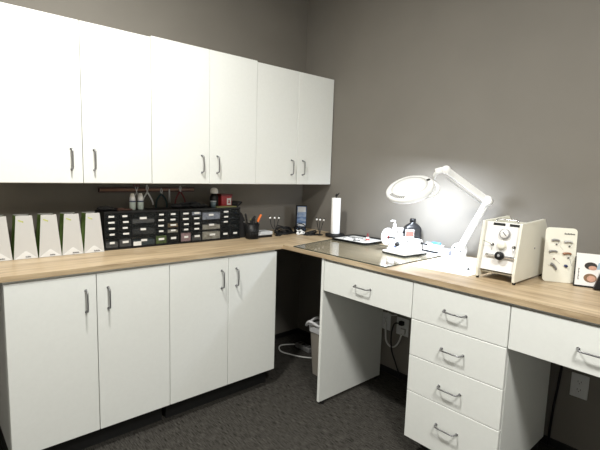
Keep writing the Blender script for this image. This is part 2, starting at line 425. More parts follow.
# ------------------------------------------------------------------ drawer organizers
def organizer(x0, label, fills, dim_cols, nolab):
    x1 = x0+.432; yf, yb = -.243, -.085; z0, z1 = ZT+.0005, 1.113
    th = thing('drawer_organizer', label, 'organizer', ((x0+x1)/2, -.16, ZT), 'black drawer organizers')
    b = nb()
    box(b, x0, x1, yb-.004, yb, z0, z1, 0); box(b, x0, x1, yf, yb, z1-.011, z1, .001); box(b, x0, x1, yf, yb, z0, z0+.008, .001)
    ws = [.0715, .0715, .134, .0715, .0715]; gap = .0016
    xs = [x0+.0040]
    for w_ in ws: xs.append(xs[-1]+w_+.0007)
    zb, zt = z0+.008, z1-.011
    for i, xx in enumerate(xs):
        t_ = .003 if 0 < i < 5 else .004
        box(b, xx-t_/2, xx+t_/2, yf, yb, zb, zt, 0)
    for ci in range(5):
        rows = [zt-k*(zt-zb)/3 for k in range(4)] if ci == 2 else [zt, zt-.0325, zt-.065, zt-.0975, zt-.130, zb]
        for r_ in rows[1:-1]: box(b, xs[ci], xs[ci+1], yf+.004, yb, r_-.0009, r_+.0009, 0)
    obj('organizer_frame', b, 'blackpl', th)
    for ci in range(5):
        rows = [zt-k*(zt-zb)/3 for k in range(4)] if ci == 2 else [zt, zt-.0325, zt-.065, zt-.0975, zt-.130, zb]
        for ri in range(len(rows)-1):
            a, c = xs[ci]+.0025, xs[ci+1]-.0025; zz1, zz0 = rows[ri]-.0018, rows[ri+1]+.0018
            d = nb(); box(d, a, c, yf+.001, yf+.003, zz0, zz1, .0005)
            box(d, a, a+.0012, yf+.003, yb-.01, zz0, zz1-.004, 0); box(d, c-.0012, c, yf+.003, yb-.01, zz0, zz1-.004, 0)
            box(d, a, c, yf+.003, yb-.01, zz0, zz0+.0012, 0); box(d, a, c, yb-.0112, yb-.01, zz0, zz1-.004, 0)
            cx = (a+c)/2; cz = (zz0+zz1)/2
            box(d, cx-.010, cx+.010, yf-.005, yf+.001, zz0+.001, zz0+.0025, .0005)
            dr = obj('drawer', d, 'smoke', th)
            if (ci, ri) in fills:
                f = nb(); box(f, a+.002, c-.002, yf+.0034, yf+.06, zz0+.002, zz0+.002+(zz1-zz0)*fills[(ci, ri)][1], .001)
                obj('contents', f, fills[(ci, ri)][0], dr)
            if (ci, ri) not in nolab:
                f = nb(); lw = .017 if ci != 2 else .018
                lw *= random.uniform(.75, 1.1); ox = random.uniform(-.003, .003)
                if ci == 2: ox = random.choice((-.004, .006, .0))
                lh = .0048 if ri < 4 and ci != 2 else .0060
                box(f, cx+ox-lw, cx+ox+lw, yf-.0004, yf+.0009, cz-lh+.001, cz+lh+.001, 0)
                obj('label_strip', f, 'lab', dr)
            if (ci == 2 and ri == 2 and x0 < -1.3):
                f = nb(); box(f, a+.004, a+.048, yf-.0004, yf+.0009, zz0+.003, zz0+.026, 0); obj('label_strip', f, 'lab', dr)
    return th
organizer(-1.632, 'black organizer of small clear drawers standing next to the paper bags',
          {(3, 4): ('gcont', .8), (4, 2): ('tan', .75), (4, 3): ('cream', .5), (2, 2): ('cupgrey', .5), (1, 4): ('grey', .7), (2, 0): ('grey', .35), (0, 4): ('grey', .5), (2, 1): ('ink', .5)}, (), set())
organizer(-1.197, 'black organizer of small clear drawers with the red box on top',
          {(0, 4): ('pink', .9), (1, 0): ('bcont', .6), (2, 0): ('bcont', .7), (2, 1): ('cream', .45), (2, 2): ('cream', .8), (1, 4): ('grey', .4)}, (),
          {(3, 3), (4, 0), (4, 1), (4, 2), (4, 3)})

# things on top of the organizers (top z = 1.113)
ZO = 1.1135
b = nb(); blob(b, (-1.60, -.165, ZO+.012), .045, .035, .0125, rough=.05); blob(b, (-1.57, -.16, ZO+.006), .055, .03, .0062, rough=.05)
tag(obj('cloth_pouch', b, 'blackmat', loc=(-1.59, -.165, ZO)), 'small black cloth pouch lying on the left end of the left organizer', 'pouch')
b = nb(); box(b, -1.545, -1.462, -.20, -.15, ZO, ZO+.008, .002); box(b, -1.54, -1.50, -.195, -.155, ZO+.008, ZO+.012, .001)
tag(obj('flat_case', b, 'brown', loc=(-1.50, -.17, ZO)), 'flat reddish brown case lying on the left organizer beside the two bottles', 'case')
def squeeze_bottle(x, label):
    th = thing('squeeze_bottle', label, 'bottle', (x, -.16, ZO), 'white-capped bottles on the organizer')
    b = nb(); lathe(b, [(0, 0), (.015, 0), (.017, .002), (.017, .040), (.0165, .044), (0, .044)], (x, -.16, ZO), 20); obj('bottle_body', b, 'frost', th)
    b = nb(); lathe(b, [(0, .044), (.0172, .044), (.0174, .050), (0, .050)], (x, -.16, ZO), 20); obj('band', b, 'navy', th)
    b = nb(); lathe(b, [(0, .050), (.0165, .050), (.0145, .070), (.010, .088), (.009, .094), (0, .094)], (x, -.16, ZO), 20); obj('cap', b, 'white', th)
squeeze_bottle(-1.448, 'small frosted bottle with tall white cap, the left one of the pair on the organizer')
squeeze_bottle(-1.402, 'small frosted bottle with tall white cap, the right one of the pair on the organizer')
b = nb()
for i, (x, y, s) in enumerate(((-1.175, -.15, 1.), (-1.12, -.14, 1.2), (-1.06, -.15, 1.25), (-1.01, -.16, .9))):
    blob(b, (x, y, ZO+.013*s), .042, .035, .0135*s, rough=.08)
tube(b, [(-1.17, -.17, ZO+.02), (-1.10, -.18, ZO+.035), (-1.05, -.17, ZO+.03), (-1.0, -.17, ZO+.01)], .006)
tag(obj('tool_roll', b, 'blackmat', loc=(-1.09, -.15, ZO)), 'crumpled black cloth tool roll lying between the bottles and the grey cup', 'tool roll')
th = thing('plastic_cup', 'small blue grey cup in front of the black spray bottle', 'cup', (-.945, -.20, ZO))
b = nb(); lathe(b, [(0, 0), (.014, 0), (.019, .040), (.0175, .040), (.013, .003), (0, .003)], (-.945, -.20, ZO), 20); obj('cup_body', b, 'cupgrey', th)
b = nb(); lathe(b, [(.0185, .038), (.0198, .038), (.0198, .042), (.0175, .042)], (-.945, -.20, ZO), 20); obj('cup_rim', b, 'silver', th)
th = thing('spray_bottle', 'black bottle with rounded white cap left of the red box', 'bottle', (-.905, -.14, ZO))
b = nb(); lathe(b, [(0, 0), (.026, 0), (.029, .003), (.029, .060), (.024, .072), (.017, .078), (.017, .088), (0, .088)], (-.905, -.14, ZO), 24); obj('bottle_body', b, 'blackpl', th)
b = nb(); lathe(b, [(0, .086), (.024, .086), (.0255, .092), (.025, .108), (.020, .118), (.010, .123), (0, .124)], (-.905, -.14, ZO), 24); obj('cap', b, 'white', th)
b = nb(); box(b, -.935, -.79, -.235, -.17, ZO, ZO+.006, .001)
tag(obj('flat_tray', b, 'olive', loc=(-.86, -.2, ZO)), 'flat olive cardboard strip lying in front of the red box', 'cardboard strip')
th = thing('red_box', 'small dark red box with a white label on the right organizer', 'box', (-.82, -.135, ZO))
b = nb(); box(b, -.863, -.783, -.165, -.105, ZO, ZO+.078, .003); obj('box_body', b, 'red', th)
b = nb(); box(b, -.867, -.779, -.169, -.101, ZO+.070, ZO+.082, .002); obj('lid', b, 'darkred', th)
b = nb(); box(b, -.822, -.790, -.1665, -.1655, ZO+.010, ZO+.055, 0); lb = obj('label_sticker', b, 'lab', th)
b = nb(); prism(b, [(-.815, ZO+.022), (-.797, ZO+.022), (-.803, ZO+.036), (-.797, ZO+.048), (-.806, ZO+.041), (-.814, ZO+.047), (-.809, ZO+.034)], .1666, .1672,
                mx=Matrix(((1, 0, 0, 0), (0, 0, -1, 0), (0, 1, 0, 0), (0, 0, 0, 1)))); obj('red_symbol', b, 'red', lb)
b = nb(); prism(b, [(-.775, ZO), (-.765, ZO), (-.728, ZO+.030), (-.735, ZO+.036), (-.772, ZO+.020)][:5], .13, .23,
                mx=Matrix(((1, 0, 0, -.012), (0, 0, -1, 0), (0, 1, 0, 0), (0, 0, 0, 1)), ), bev=.001)
tag(obj('folded_pouch', b, 'blackmat', loc=(-.77, -.18, ZO)), 'black folded pouch poking over the right end of the right organizer', 'pouch')

# ------------------------------------------------------------------ tool rail and hanging pliers (wall y = 0)
th = thing('tool_rail', 'long reddish brown magnetic tool rail on the wall under the cabinets', 'tool rail', (-1.285, -.012, 1.205))
b = nb(); box(b, -1.586, -.983, -.022, -.0005, 1.205, 1.234, .002); obj('rail_board', b, 'brown', th)
b = nb(); box(b, -1.580, -.989, -.0245, -.0222, 1.214, 1.225, .0005); obj('magnet_strip', b, 'bronze', th)
def pliers(x, z_top, z_piv, z_bot, spread, grip, tip, label, name='pliers', bow=.25, thick=.0045):
    y = -.0290
    th = thing(name, label, 'pliers' if name == 'pliers' else 'scissors', (x, y, z_piv), 'tools hanging on the rail')
    for s in (-1, 1):
        yy = y+s*.0018
        b = nb(); tube(b, [(x-s*.0006, yy, z_top), (x-s*.005, yy, (z_top+z_piv)/2), (x+s*.001, yy, z_piv)], .0022, r_end=.0042, seg=8)
        lv = obj('jaw', b, 'steel', th)
        b = nb(); L = z_piv-z_bot
        tube(b, [(x+s*.001, yy, z_piv), (x+s*spread*(.45+bow), yy, z_piv-L*.35), (x+s*spread*(.85+bow*.5), yy, z_piv-L*.7), (x+s*spread, yy, z_bot)], thick, seg=8)
        obj('grip', b, grip, th)
    b = nb(); cyl(b, (x, y-.006, z_piv), (x, y+.006, z_piv), .0055, 14); obj('pivot', b, 'steel', th)
pliers(-1.308, 1.252, 1.205, 1.125, .038, 'white_steel', 'steel', 'long bright steel pliers hanging open from the rail beside the bottles', bow=.05, thick=.0052)
pliers(-1.217, 1.228, 1.195, 1.098, .036, 'teal', 'steel', 'pliers with dark teal grips hanging from the rail', bow=.3, thick=.006)
pliers(-1.090, 1.243, 1.210, 1.128, .036, 'darkred', 'steel', 'pliers with dark red grips hanging at the right end of the rail', bow=.1, thick=.0048)
th = thing('tweezers', 'straight steel tweezers hanging from the rail beside the red-gripped pliers', 'tweezers', (-1.163, -.031, 1.2), 'tools hanging on the rail')
for s in (-1, 1):
    b = nb(); bar(b, (-1.163+s*.002, -.0275, 1.222), (-1.163+s*.0045, -.0275, 1.137), .003, .006, up=(0, 1, 0)); obj('arm', b, 'steel', th)
th = thing('scissors', 'small scissors with dark red finger loops hanging just above the two bottles', 'scissors', (-1.37, -.031, 1.22), 'tools hanging on the rail')
for s in (-1, 1):
    b = nb(); tube(b, [(-1.372+.011*s+.008*math.cos(a)*1.0, -.0266+s*.0012, 1.248+.009*math.sin(a)) for a in [i*PI/6 for i in range(13)]], .0018, smooth=0, seg=6)
    obj('finger_loop', b, 'darkred', th)
    b = nb(); bar(b, (-1.372+.010*s, -.0266+s*.0012, 1.240), (-1.372-.007*s, -.0266+s*.0012, 1.185), .004, .0015, up=(0, 1, 0)); obj('blade', b, 'steel', th)

# ------------------------------------------------------------------ tool cup, case, tips and cables in the corner
th = thing('tool_caddy', 'black tool caddy crowded with black-handled tools beside the right organizer', 'caddy', (-.70, -.28, ZT))
b = nb(); z = ZT+.0005
lathe(b, [(0, 0), (.042, 0), (.044, .003), (.050, .098), (.046, .098), (.041, .005), (0, .005)], (-.700, -.285, z), 24); obj('cup', b, 'blackpl', th)
def stick(name, p, q, r, m, label, cat, group='tools standing in the caddy', cap=None, r2=None):
    h = thing(name, label, cat, p, group)
    b = nb(); cyl(b, p, q, r, 12, r2=r2); obj('handle', b, m, h)
    if cap:
        p_, q_ = Vector(p), Vector(q); d = (q_-p_).normalized()
        b = nb(); cyl(b, q_, q_+d*cap[0], cap[1], 12, r2=cap[1]*.6); obj('tip', b, cap[2], h)
stick('brush', (-.715, -.285, z+.007), (-.757, -.300, z+.145), .005, 'blackpl', 'long black brush leaning left out of the black caddy', 'brush', cap=(.02, .006, 'blackmat'))
stick('screwdriver', (-.700, -.290, z+.007), (-.722, -.300, z+.125), .0045, 'blackpl', 'thin black screwdriver with olive end in the black caddy', 'screwdriver', cap=(.012, .005, 'olive'))
stick('marker_pen', (-.690, -.272, z+.007), (-.686, -.262, z+.130), .007, 'blackpl', 'thick black marker standing upright in the caddy', 'marker')
stick('file', (-.705, -.270, z+.007), (-.740, -.255, z+.105), .004, 'blackpl', 'short dark file in the back of the black caddy', 'file', cap=(.01, .004, 'steel'))
stick('round_brush', (-.712, -.275, z+.007), (-.735, -.262, z+.150), .0055, 'blackpl', 'tallest black round-tipped brush in the back of the caddy', 'brush', cap=(.018, .008, 'blackmat'))
stick('spatula', (-.680, -.280, z+.007), (-.668, -.270, z+.135), .005, 'blackmat', 'flat black spatula beside the orange-handled knife', 'spatula', cap=(.015, .007, 'blackmat'))
b = nb(); prism(b, [(-.022, 0), (.030, 0), (.034, .06), (.020, .120), (-.004, .168), (-.040, .185), (-.024, .09)], -.018, .018, mx=Matrix.Translation((-.738, -.212, z)) @ Matrix(((1, 0, 0, 0), (0, 0, -1, 0), (0, 1, 0, 0), (0, 0, 0, 1))), bev=.005)
tag(obj('tool_pouch', b, 'blackmat', loc=(-.738, -.212, ZT)), 'tall slanted black pouch between the right organizer and the tool caddy', 'pouch')
stick('wide_brush', (-.705, -.300, z+.007), (-.705, -.312, z+.128), .007, 'blackpl', 'wide black brush standing front and centre in the caddy', 'brush', cap=(.022, .012, 'blackmat'))
stick('hook_tool', (-.722, -.282, z+.007), (-.745, -.286, z+.125), .005, 'blackmat', 'black hooked tool leaning left in the middle of the caddy', 'tool', cap=(.02, .008, 'blackmat'))
# orange scissors / tool
h = thing('craft_knife', 'knife with bright orange handle leaning right out of the black caddy', 'knife', (-.685, -.292, z+.007), 'tools standing in the caddy')
b = nb(); bar(b, (-.682, -.295, z+.009), (-.664, -.300, z+.116), .012, .008, up=(0, 1, 0)); obj('blade', b, 'blackpl', h)
b = nb(); tube(b, [(-.665, -.300, z+.110), (-.655, -.303, z+.135), (-.641, -.306, z+.160)], .0095, seg=10, flat=.7); obj('handle', b, 'orange', h)
b = nb()
for i in range(5):
    x = -.745+i*.012
    tube(b, [(x-.008, -.33, z+.004), (x-.003, -.34, z+.035), (x+.012, -.33, z+.05), (x+.02, -.325, z+.02), (x+.012, -.335, z+.004)], .0030, seg=6)
tag(obj('coiled_lead', b, 'blackpl', loc=(-.72, -.33, ZT)), 'coiled black lead heaped in front of the black caddy', 'cable')

th = thing('instrument_case', 'flat silver grey case lying between the black caddy and the cables', 'case', (-.60, -.262, ZT))
b = nb(); box(b, -.660, -.535, -.298, -.215, ZT+.0005, ZT+.016, .003); obj('case_base', b, 'blackpl', th)
b = nb(); box(b, -.662, -.533, -.300, -.213, ZT+.016, ZT+.040, .004, seg=2); obj('case_lid', b, 'silver', th)

def tip_stand(pts, base, label, bend):
    th = thing('earphone_lead', label, 'earphones', base, 'three-tipped black earphone leads')
    b = nb()
    for s in (-1, 0, 1):
        tube(b, [(base[0]+s*.012, base[1]-.018, base[2]+.0042), (base[0]+s*.014, base[1]+.0, base[2]+.0045), (base[0]+s*.010, base[1]+.02, base[2]+.0042)], .004, seg=8)
    lathe(b, [(0, 0), (.020, 0), (.018, .006), (.006, .012), (0, .012)], base, 16)
    obj('lead_clip', b, 'blackpl', th)
    for i, p in enumerate(pts):
        p = Vector(p); q = Vector(base)+Vector((0, 0, .008))
        m_ = q.lerp(p, .55)+Vector((bend*(1.0-.2*i), 0, 0))
        b = nb(); tube(b, [q, m_, p], .0024, seg=8); st = obj('stalk', b, 'blackpl', th)
        d = (p-m_).normalized()
        b = nb(); lathe(b, [(0, 0), (.0055, 0), (.0070, .004), (.0070, .010), (.005, .013), (0, .013)], mx=axis_mx(p, d), seg=14); tp = obj('white_tip', b, 'white', st)
        b = nb(); lathe(b, [(0, .013), (.004, .013), (.0055, .017), (.004, .022), (0, .023)], mx=axis_mx(p, d), seg=14); obj('black_bud', b, 'blackpl', tp)
tip_stand([(-.519, -.25, 1.024), (-.480, -.25, 1.022), (-.444, -.25, 1.020)], (-.475, -.285, ZT+.0006), 'black lead with three white-ringed tips standing by the silver case', -.018)
tip_stand([(-.209, -.40, 1.013), (-.177, -.40, 1.009), (-.141, -.40, 1.005)], (-.190, -.415, ZT+.0006), 'black lead with three white tips standing near the paper towel roll', -.004)

th = thing('picture_box', 'upright black box with blue picture front standing in the room corner', 'box', (-.150, -.175, ZT))
PM = Matrix.Translation((-.165, -.178, ZT)) @ Matrix.Rotation(-.62, 4, 'Z')
b = nb(); box(b, -.041, .041, -.012, .012, .0005, .200, .003, mx=PM); obj('box_body', b, 'blackpl', th)
b = nb(); box(b, -.032, .037, -.0136, -.0121, .010, .193, .0003, mx=PM); pc = obj('picture_front', b, 'pic', th)
for (x0, x1, z0, z1) in ((-.028, .033, .150, .188), (-.028, .033, .040, .062)):
    b = nb(); box(b, x0, x1, -.0144, -.0137, z0, z1, 0, mx=PM); obj('pale_print', b, 'midgrey', pc)

# heaps of black cable
def cable_heap(c, rx, ry, n, label, seed, r=.0036, m='blackpl', hz=.06):
    rnd = random.Random(seed); b = nb()
    for k in range(n):
        ph = rnd.uniform(0, 6.28); rr = rnd.uniform(.45, 1); ox, oy = rnd.uniform(-.25, .25)*rx, rnd.uniform(-.25, .25)*ry
        tilt = rnd.uniform(0, 1); pts = []
        for i in range(11):
            a = ph+i*2*PI/10*rnd.uniform(.93, 1.0)
            zz = r+.0005+abs(math.sin(a*.5+ph))**2*hz*tilt
            pts.append((c[0]+ox+rx*rr*math.cos(a), c[1]+oy+ry*rr*math.sin(a), c[2]+zz))
        tube(b, pts, r, seg=6, smooth=4)
    return tag(obj('cable_coil', b, m, loc=c), label, 'cable', 'black cables heaped in the corner')
cable_heap((-.375, -.232, ZT), .072, .050, 13, 'black cable heap between the left three-tipped lead and the picture box', 3)
cable_heap((-.250, -.262, ZT), .046, .042, 11, 'black cable heap in front of the picture box', 5, hz=.065)
cable_heap((-.235, -.375, ZT), .060, .040, 8, 'black cable coil beside the right three-tipped lead', 9, hz=.03)
th = thing('earpiece_set', 'small white plastic earpieces lying in front of the picture box cables', 'earpiece', (-.300, -.325, ZT))
for (x, y, s) in ((-.318, -.318, 1), (-.298, -.332, .9), (-.280, -.322, .8)):
    b = nb(); blob(b, (x, y, ZT+.012*s), .013*s, .010*s, .0112*s); tube(b, [(x, y, ZT+.016), (x+.004, y+.004, ZT+.028), (x-.006, y+.008, ZT+.036)], .0026)
    obj('earpiece', b, 'white', th)
b = nb(); tube(b, [(-.335, -.335, ZT+.004), (-.31, -.345, ZT+.012), (-.285, -.345, ZT+.010), (-.265, -.33, ZT+.018), (-.29, -.315, ZT+.026), (-.32, -.31, ZT+.03)], .0035); obj('earpiece_tube', b, 'white', th)

# ------------------------------------------------------------------ paper towel
tx, ty = -.145, -.525
th = thing('paper_towel_holder', 'white paper towel roll on a dark upright holder by the right wall', 'paper towel', (tx, ty, ZT))
b = nb(); z = ZT+.0068
lathe(b, [(0, -.0003), (.068, -.0003), (.070, .002), (.070, .013), (.066, .017), (0, .017)], (tx, ty, z), 36); obj('holder_base', b, 'blackpl', th)
b = nb(); lathe(b, [(0, .017), (.004, .017), (.004, .285), (0, .285)], (tx, ty, z), 12); lathe(b, [(0, .283), (.006, .283), (.010, .291), (.006, .300), (0, .303)], (tx, ty, z), 16); 
tube(b, [(tx, ty, z+.29), (tx+.006, ty-.010, z+.298), (tx+.010, ty-.016, z+.307)], .0035); obj('holder_post', b, 'blackpl', th)
b = nb(); lathe(b, [(.018, .0175), (.031, .0175), (.0325, .020), (.0325, .270), (.031, .272), (.018, .272), (.018, .0175)], (tx, ty, z), 36); obj('towel_roll', b, 'towel', th)

# ------------------------------------------------------------------ glass mat
th = thing('glass_mat', 'large tinted glass work mat lying flat on the worktop by the corner', 'mat', (-.44, -1.03, ZT))
b = nb(); prism(b, [(-.676, -.690), (-.676, -1.378), (-.158, -1.375), (-.158, -.590)], ZT+.0006, ZT+.0062, bev=.0006); obj('glass_plate', b, 'glass', th)
b = nb()
P4 = [(-.6775, -.6885), (-.6775, -1.3797), (-.1565, -1.3767), (-.1565, -.5885)]
for i in range(4):
    p, q = P4[i], P4[(i+1) % 4]; bar(b, (p[0], p[1], ZT+.0034), (q[0], q[1], ZT+.0034), .0022, .0052)
obj('mat_edge', b, 'glassedge', th)
ZG = ZT+.0067

# ------------------------------------------------------------------ tray with contents
th = thing('instrument_tray', 'black-rimmed shallow tray with white paper liner on the glass mat', 'tray', (-.15, -.745, ZG))
TM = Matrix.Translation((-.150, -.755, ZG)) @ Matrix.Rotation(.03, 4, 'Z')
b = nb(); prism(b, rrect(.245, .300, .03), 0, .004, mx=TM)
o_, i_ = rrect(.262, .316, .035), rrect(.240, .294, .028)
tt = nb(); n_ = len(o_)
r0 = [tt.verts.new((x, y, .002)) for x, y in i_]; r1 = [tt.verts.new((x, y, .012)) for x, y in o_]; r2_ = [tt.verts.new((x*.985, y*.985, .0135)) for x, y in o_]; r3 = [tt.verts.new((x, y, .005)) for x, y in i_]
for A, B in ((r0, r1), (r1, r2_), (r2_, r3), (r3, r0)):
    for k in range(n_): tt.faces.new((A[k], A[(k+1) % n_], B[(k+1) % n_], B[k]))
bmesh.ops.recalc_face_normals(tt, faces=tt.faces); merge(b, tt, TM)
obj('tray_body', b, 'blackpl', th)
b = nb(); prism(b, rrect(.236, .290, .026), .0042, .0052, mx=TM); obj('tray_liner', b, 'lab', th)
def on_tray(name, b, m, label, cat, loc): return tag(obj(name, b, m, loc=loc), label, cat, 'things on the tray')
zt = ZG+.0056
b = nb(); tube(b, [(-.13, -.64, zt+.003), (-.17, -.72, zt+.006), (-.19, -.80, zt+.003)], .0028); tube(b, [(-.13, -.64, zt+.003), (-.15, -.73, zt+.010), (-.185, -.80, zt+.003)], .0028)
on_tray('forceps', b, 'chrome', 'steel forceps lying on the paper-lined tray', 'forceps', (-.16, -.72, zt))
b = nb(); tube(b, [(-.20, -.66, zt+.003), (-.13, -.70, zt+.004), (-.09, -.74, zt+.003)], .003); 
on_tray('probe', b, 'grey', 'short grey probe lying across the paper-lined tray', 'probe', (-.14, -.7, zt))
b = nb()
for i, (x, y, a) in enumerate(((-.20, -.70, .2), (-.17, -.76, .9))):
    box(b, -.028, .028, -.018, .018, 0, .007, .003, mx=Matrix.Translation((x, y, zt+.0004+.0075*0)) @ Matrix.Rotation(a, 4, 'Z') @ Matrix.Rotation(.0, 4, 'X'))
on_tray('folded_tissue', b, 'towel', 'crumpled white tissue pieces on the paper-lined tray', 'tissue', (-.19, -.73, zt))
b = nb(); tube(b, [(-.20+.022*math.cos(a), -.775+.018*math.sin(a), zt+.003+.002*math.sin(2*a)) for a in [i*PI/6 for i in range(13)]], .0022)
on_tray('cable_loop', b, 'ink', 'small dark wire loop lying on the paper-lined tray', 'wire', (-.20, -.775, zt))
rb = (-.150, -.828, zt)
th = thing('dropper_bottle', 'small bottle with dark red cap standing on the tray', 'bottle', rb)
b = nb(); lathe(b, [(0, 0), (.0105, 0), (.0115, .002), (.0115, .022), (.008, .028), (0, .028)], rb, 20); obj('bottle_body', b, 'lab', th)
b = nb(); lathe(b, [(.0117, .006), (.0119, .006), (.0119, .018), (.0117, .018)], rb, 20); obj('bottle_label', b, 'plabel', th)
b = nb(); lathe(b, [(0, .028), (.0075, .028), (.007, .038), (.004, .046), (.003, .053), (0, .054)], rb, 16); obj('cap', b, 'darkred', th)

# ------------------------------------------------------------------ bench grinder / polisher
th = thing('bench_polisher', 'white bench polisher with round wheel and black knob on the glass mat', 'polisher', (-.285, -1.2, ZG))
MX = Matrix.Translation((-.288, -1.215, ZG)) @ Matrix.Rotation(-.10, 4, 'Z')     # local: -x towards the room, y along the wall
b = nb(); prism(b, rrect(.200, .172, .014), .0004, .006, mx=MX); obj('base_rim', b, 'blackpl', th)
b = nb(); prism(b, rrect(.196, .168, .014), .006, .015, mx=MX, bev=.002); obj('base_plate', b, 'white', th)
b = nb()   # sloping housing
prism(b, [(-.080, .015), (.075, .015), (.070, .072), (-.018, .072), (-.074, .028)], -.066, .066,
      mx=MX @ Matrix(((1, 0, 0, 0), (0, 0, 1, 0), (0, 1, 0, 0), (0, 0, 0, 1))), bev=.005)
hs = obj('housing', b, 'white', th)
b = nb(); sl = MX @ Matrix.Translation((-.046, .012, .0505)) @ Matrix.Rotation(-math.atan2(.044, .056)+.0, 4, 'Y')
lathe(b, [(0, 0), (.0150, 0), (.0140, .013), (.011, .015), (0, .015)], (0, 0, 0), 20, mx=sl); obj('speed_knob', b, 'blackpl', hs)
b = nb()
for i in range(9):
    a = -PI*.85+i*PI*.17
    box(b, -.0032, .0032, .018, .0250, .0004, .0016, 0, mx=sl @ Matrix.Rotation(a, 4, 'Z'))
obj('dial_marks', b, 'blue', hs)
b = nb()
box(b, -.029, -.023, -.044, -.018, .0002, .0014, 0, mx=sl)
obj('printed_marks', b, 'blue', hs)
b = nb(); cyl(b, MX @ Vector((-.005, .058, .078)), MX @ Vector((-.005, -.118, .078)), .0195, 28, bev=.004); obj('motor_barrel', b, 'white', th)
b = nb(); cyl(b, MX @ Vector((-.005, .126, .078)), MX @ Vector((-.005, .137, .078)), .0520, 40, bev=.003); wh = obj('polishing_wheel', b, 'white', th)
b = nb(); cyl(b, MX @ Vector((-.005, .058, .078)), MX @ Vector((-.005, .120, .078)), .0050, 14); obj('spindle', b, 'blackpl', th)
b = nb(); cyl(b, MX @ Vector((-.005, .118, .078)), MX @ Vector((-.005, .126, .078)), .0085, 14); obj('wheel_nut', b, 'darkred', wh)
b = nb(); cyl(b, MX @ Vector((-.005, -.118, .078)), MX @ Vector((-.005, -.160, .076)), .0065, 14, r2=.005); obj('right_spindle', b, 'blackpl', th)
b = nb(); cyl(b, MX @ Vector((-.0276, -.040, .080)), MX @ Vector((-.0240, -.040, .080)), .0045, 12); obj('power_button', b, 'blackpl', th)
# things behind the polisher
def at_t(name, label, cat, p): return thing(name, label, cat, p)
p = (-.115, -.975, ZG-.0004 if False else ZT+.0005); p = (-.105, -.955, ZT+.0005)
p = (-.110, -1.010, ZT+.0005)
th = thing('pump_bottle', 'small white pump bottle behind the polisher', 'bottle', p)
b = nb(); lathe(b, [(0, 0), (.016, 0), (.018, .003), (.018, .112), (.015, .122), (.010, .127), (0, .127)], p, 24); obj('bottle_body', b, 'white', th)
b = nb(); lathe(b, [(0, .127), (.011, .127), (.011, .143), (.006, .146), (.004, .150), (.004, .160), (0, .160)], p, 18)
tube(b, [(p[0]+.004, p[1]-.002, p[2]+.162), (p[0]-.012, p[1]+.010, p[2]+.165), (p[0]-.022, p[1]+.016, p[2]+.160)], .0045); obj('pump', b, 'white', th)
p = (-.120, -1.060, ZT+.0005)
th = thing('white_jar', 'short white jar between the pump bottle and the black bottle', 'jar', p)
b = nb(); lathe(b, [(0, 0), (.017, 0), (.019, .003), (.019, .094), (0, .094)], p, 24); obj('jar_body', b, 'white', th)
b = nb(); lathe(b, [(0, .094), (.0200, .094), (.0200, .123), (.018, .126), (0, .126)], p, 24); obj('lid', b, 'whiteface', th)
p = (-.070, -1.115, ZT+.0005)
th = thing('black_bottle', 'black plastic bottle with a pink and white label behind the polisher', 'bottle', p)
RB = Matrix.Translation(p) @ Matrix.Rotation(-.75, 4, 'Z')
b = nb()
for (w_, h0, h1) in ((1, 0, 1),):
    tt = nb(); prof = [(.050, 0), (.053, .004), (.053, .120), (.050, .134), (.040, .146), (.026, .155), (.018, .160), (.018, .168)]
    rings = []
    for r_, z_ in prof:
        f_ = r_/.053; rings.append([tt.verts.new((x, y, z_)) for x, y in rrect(.106*f_, .060*max(f_, .60), min(.017, .106*f_/2.1, .060*max(f_, .60)/2.1))])
    for A, B in zip(rings, rings[1:]):
        for k in range(len(A)): tt.faces.new((A[k], A[(k+1) % len(A)], B[(k+1) % len(A)], B[k]))
    tt.faces.new(rings[0][::-1]); tt.faces.new(rings[-1]); bmesh.ops.recalc_face_normals(tt, faces=tt.faces)
    for f_ in tt.faces: f_.smooth = len(f_.verts) == 4
    merge(b, tt, RB)
obj('bottle_body', b, 'bottle', th)
b = nb(); lathe(b, [(0, .166), (.0185, .166), (.0185, .184), (.016, .187), (0, .187)], mx=RB, seg=20); obj('cap', b, 'blackpl', th)
b = nb(); box(b, -.048, .004, -.0312, -.0302, .070, .122, 0, mx=RB); lb = obj('bottle_label', b, 'lab', th)
b = nb(); box(b, -.046, .002, -.0320, -.0313, .078, .112, 0, mx=RB); obj('pink_panel', b, 'plabel', lb)

# ------------------------------------------------------------------ papers, pens, small clear box
th = thing('paper_sheet', 'white paper towel sheet under the magnifier lamp, enlarged to imitate lamp glare on the worktop', 'paper', (-.25, -1.53, ZT))
b = nb(); prism(b, [(-.525, -1.395), (-.500, -1.712), (-.03, -1.705), (-.03, -1.190), (-.151, -1.190), (-.151, -1.390)], ZT+.0005, ZT+.0018)  # outline extended so part of the sheet stands for worktop bleached by lamp glare
obj('sheet', b, 'towel', th)
ZP = ZT+.0023
def pen(p, q, r, m, label, tipm, seg=12):
    p, q = Vector(p), Vector(q)
    th = thing('pen', label, 'pen', p, 'pens lying beside the polisher')
    b = nb(); cyl(b, p, q, r, seg); obj('barrel', b, m, th)
    d = (q-p).normalized(); b = nb(); cyl(b, q, q+d*.012, r*.8, seg, r2=r*.25); obj('tip', b, tipm, th)
pen((-.105, -1.215, ZP+.0068), (-.110, -1.318, ZP+.0068), .0065, 'blackpl', 'thick black pen lying just right of the polisher', 'blackpl')
b = nb(); box(b, -.068, -.022, -1.315, -1.195, ZP, ZP+.042, .004, seg=2)
tag(obj('white_box', b, 'towel', loc=(-.045, -1.25, ZP)), 'low white box against the wall carrying the blue pen', 'box')
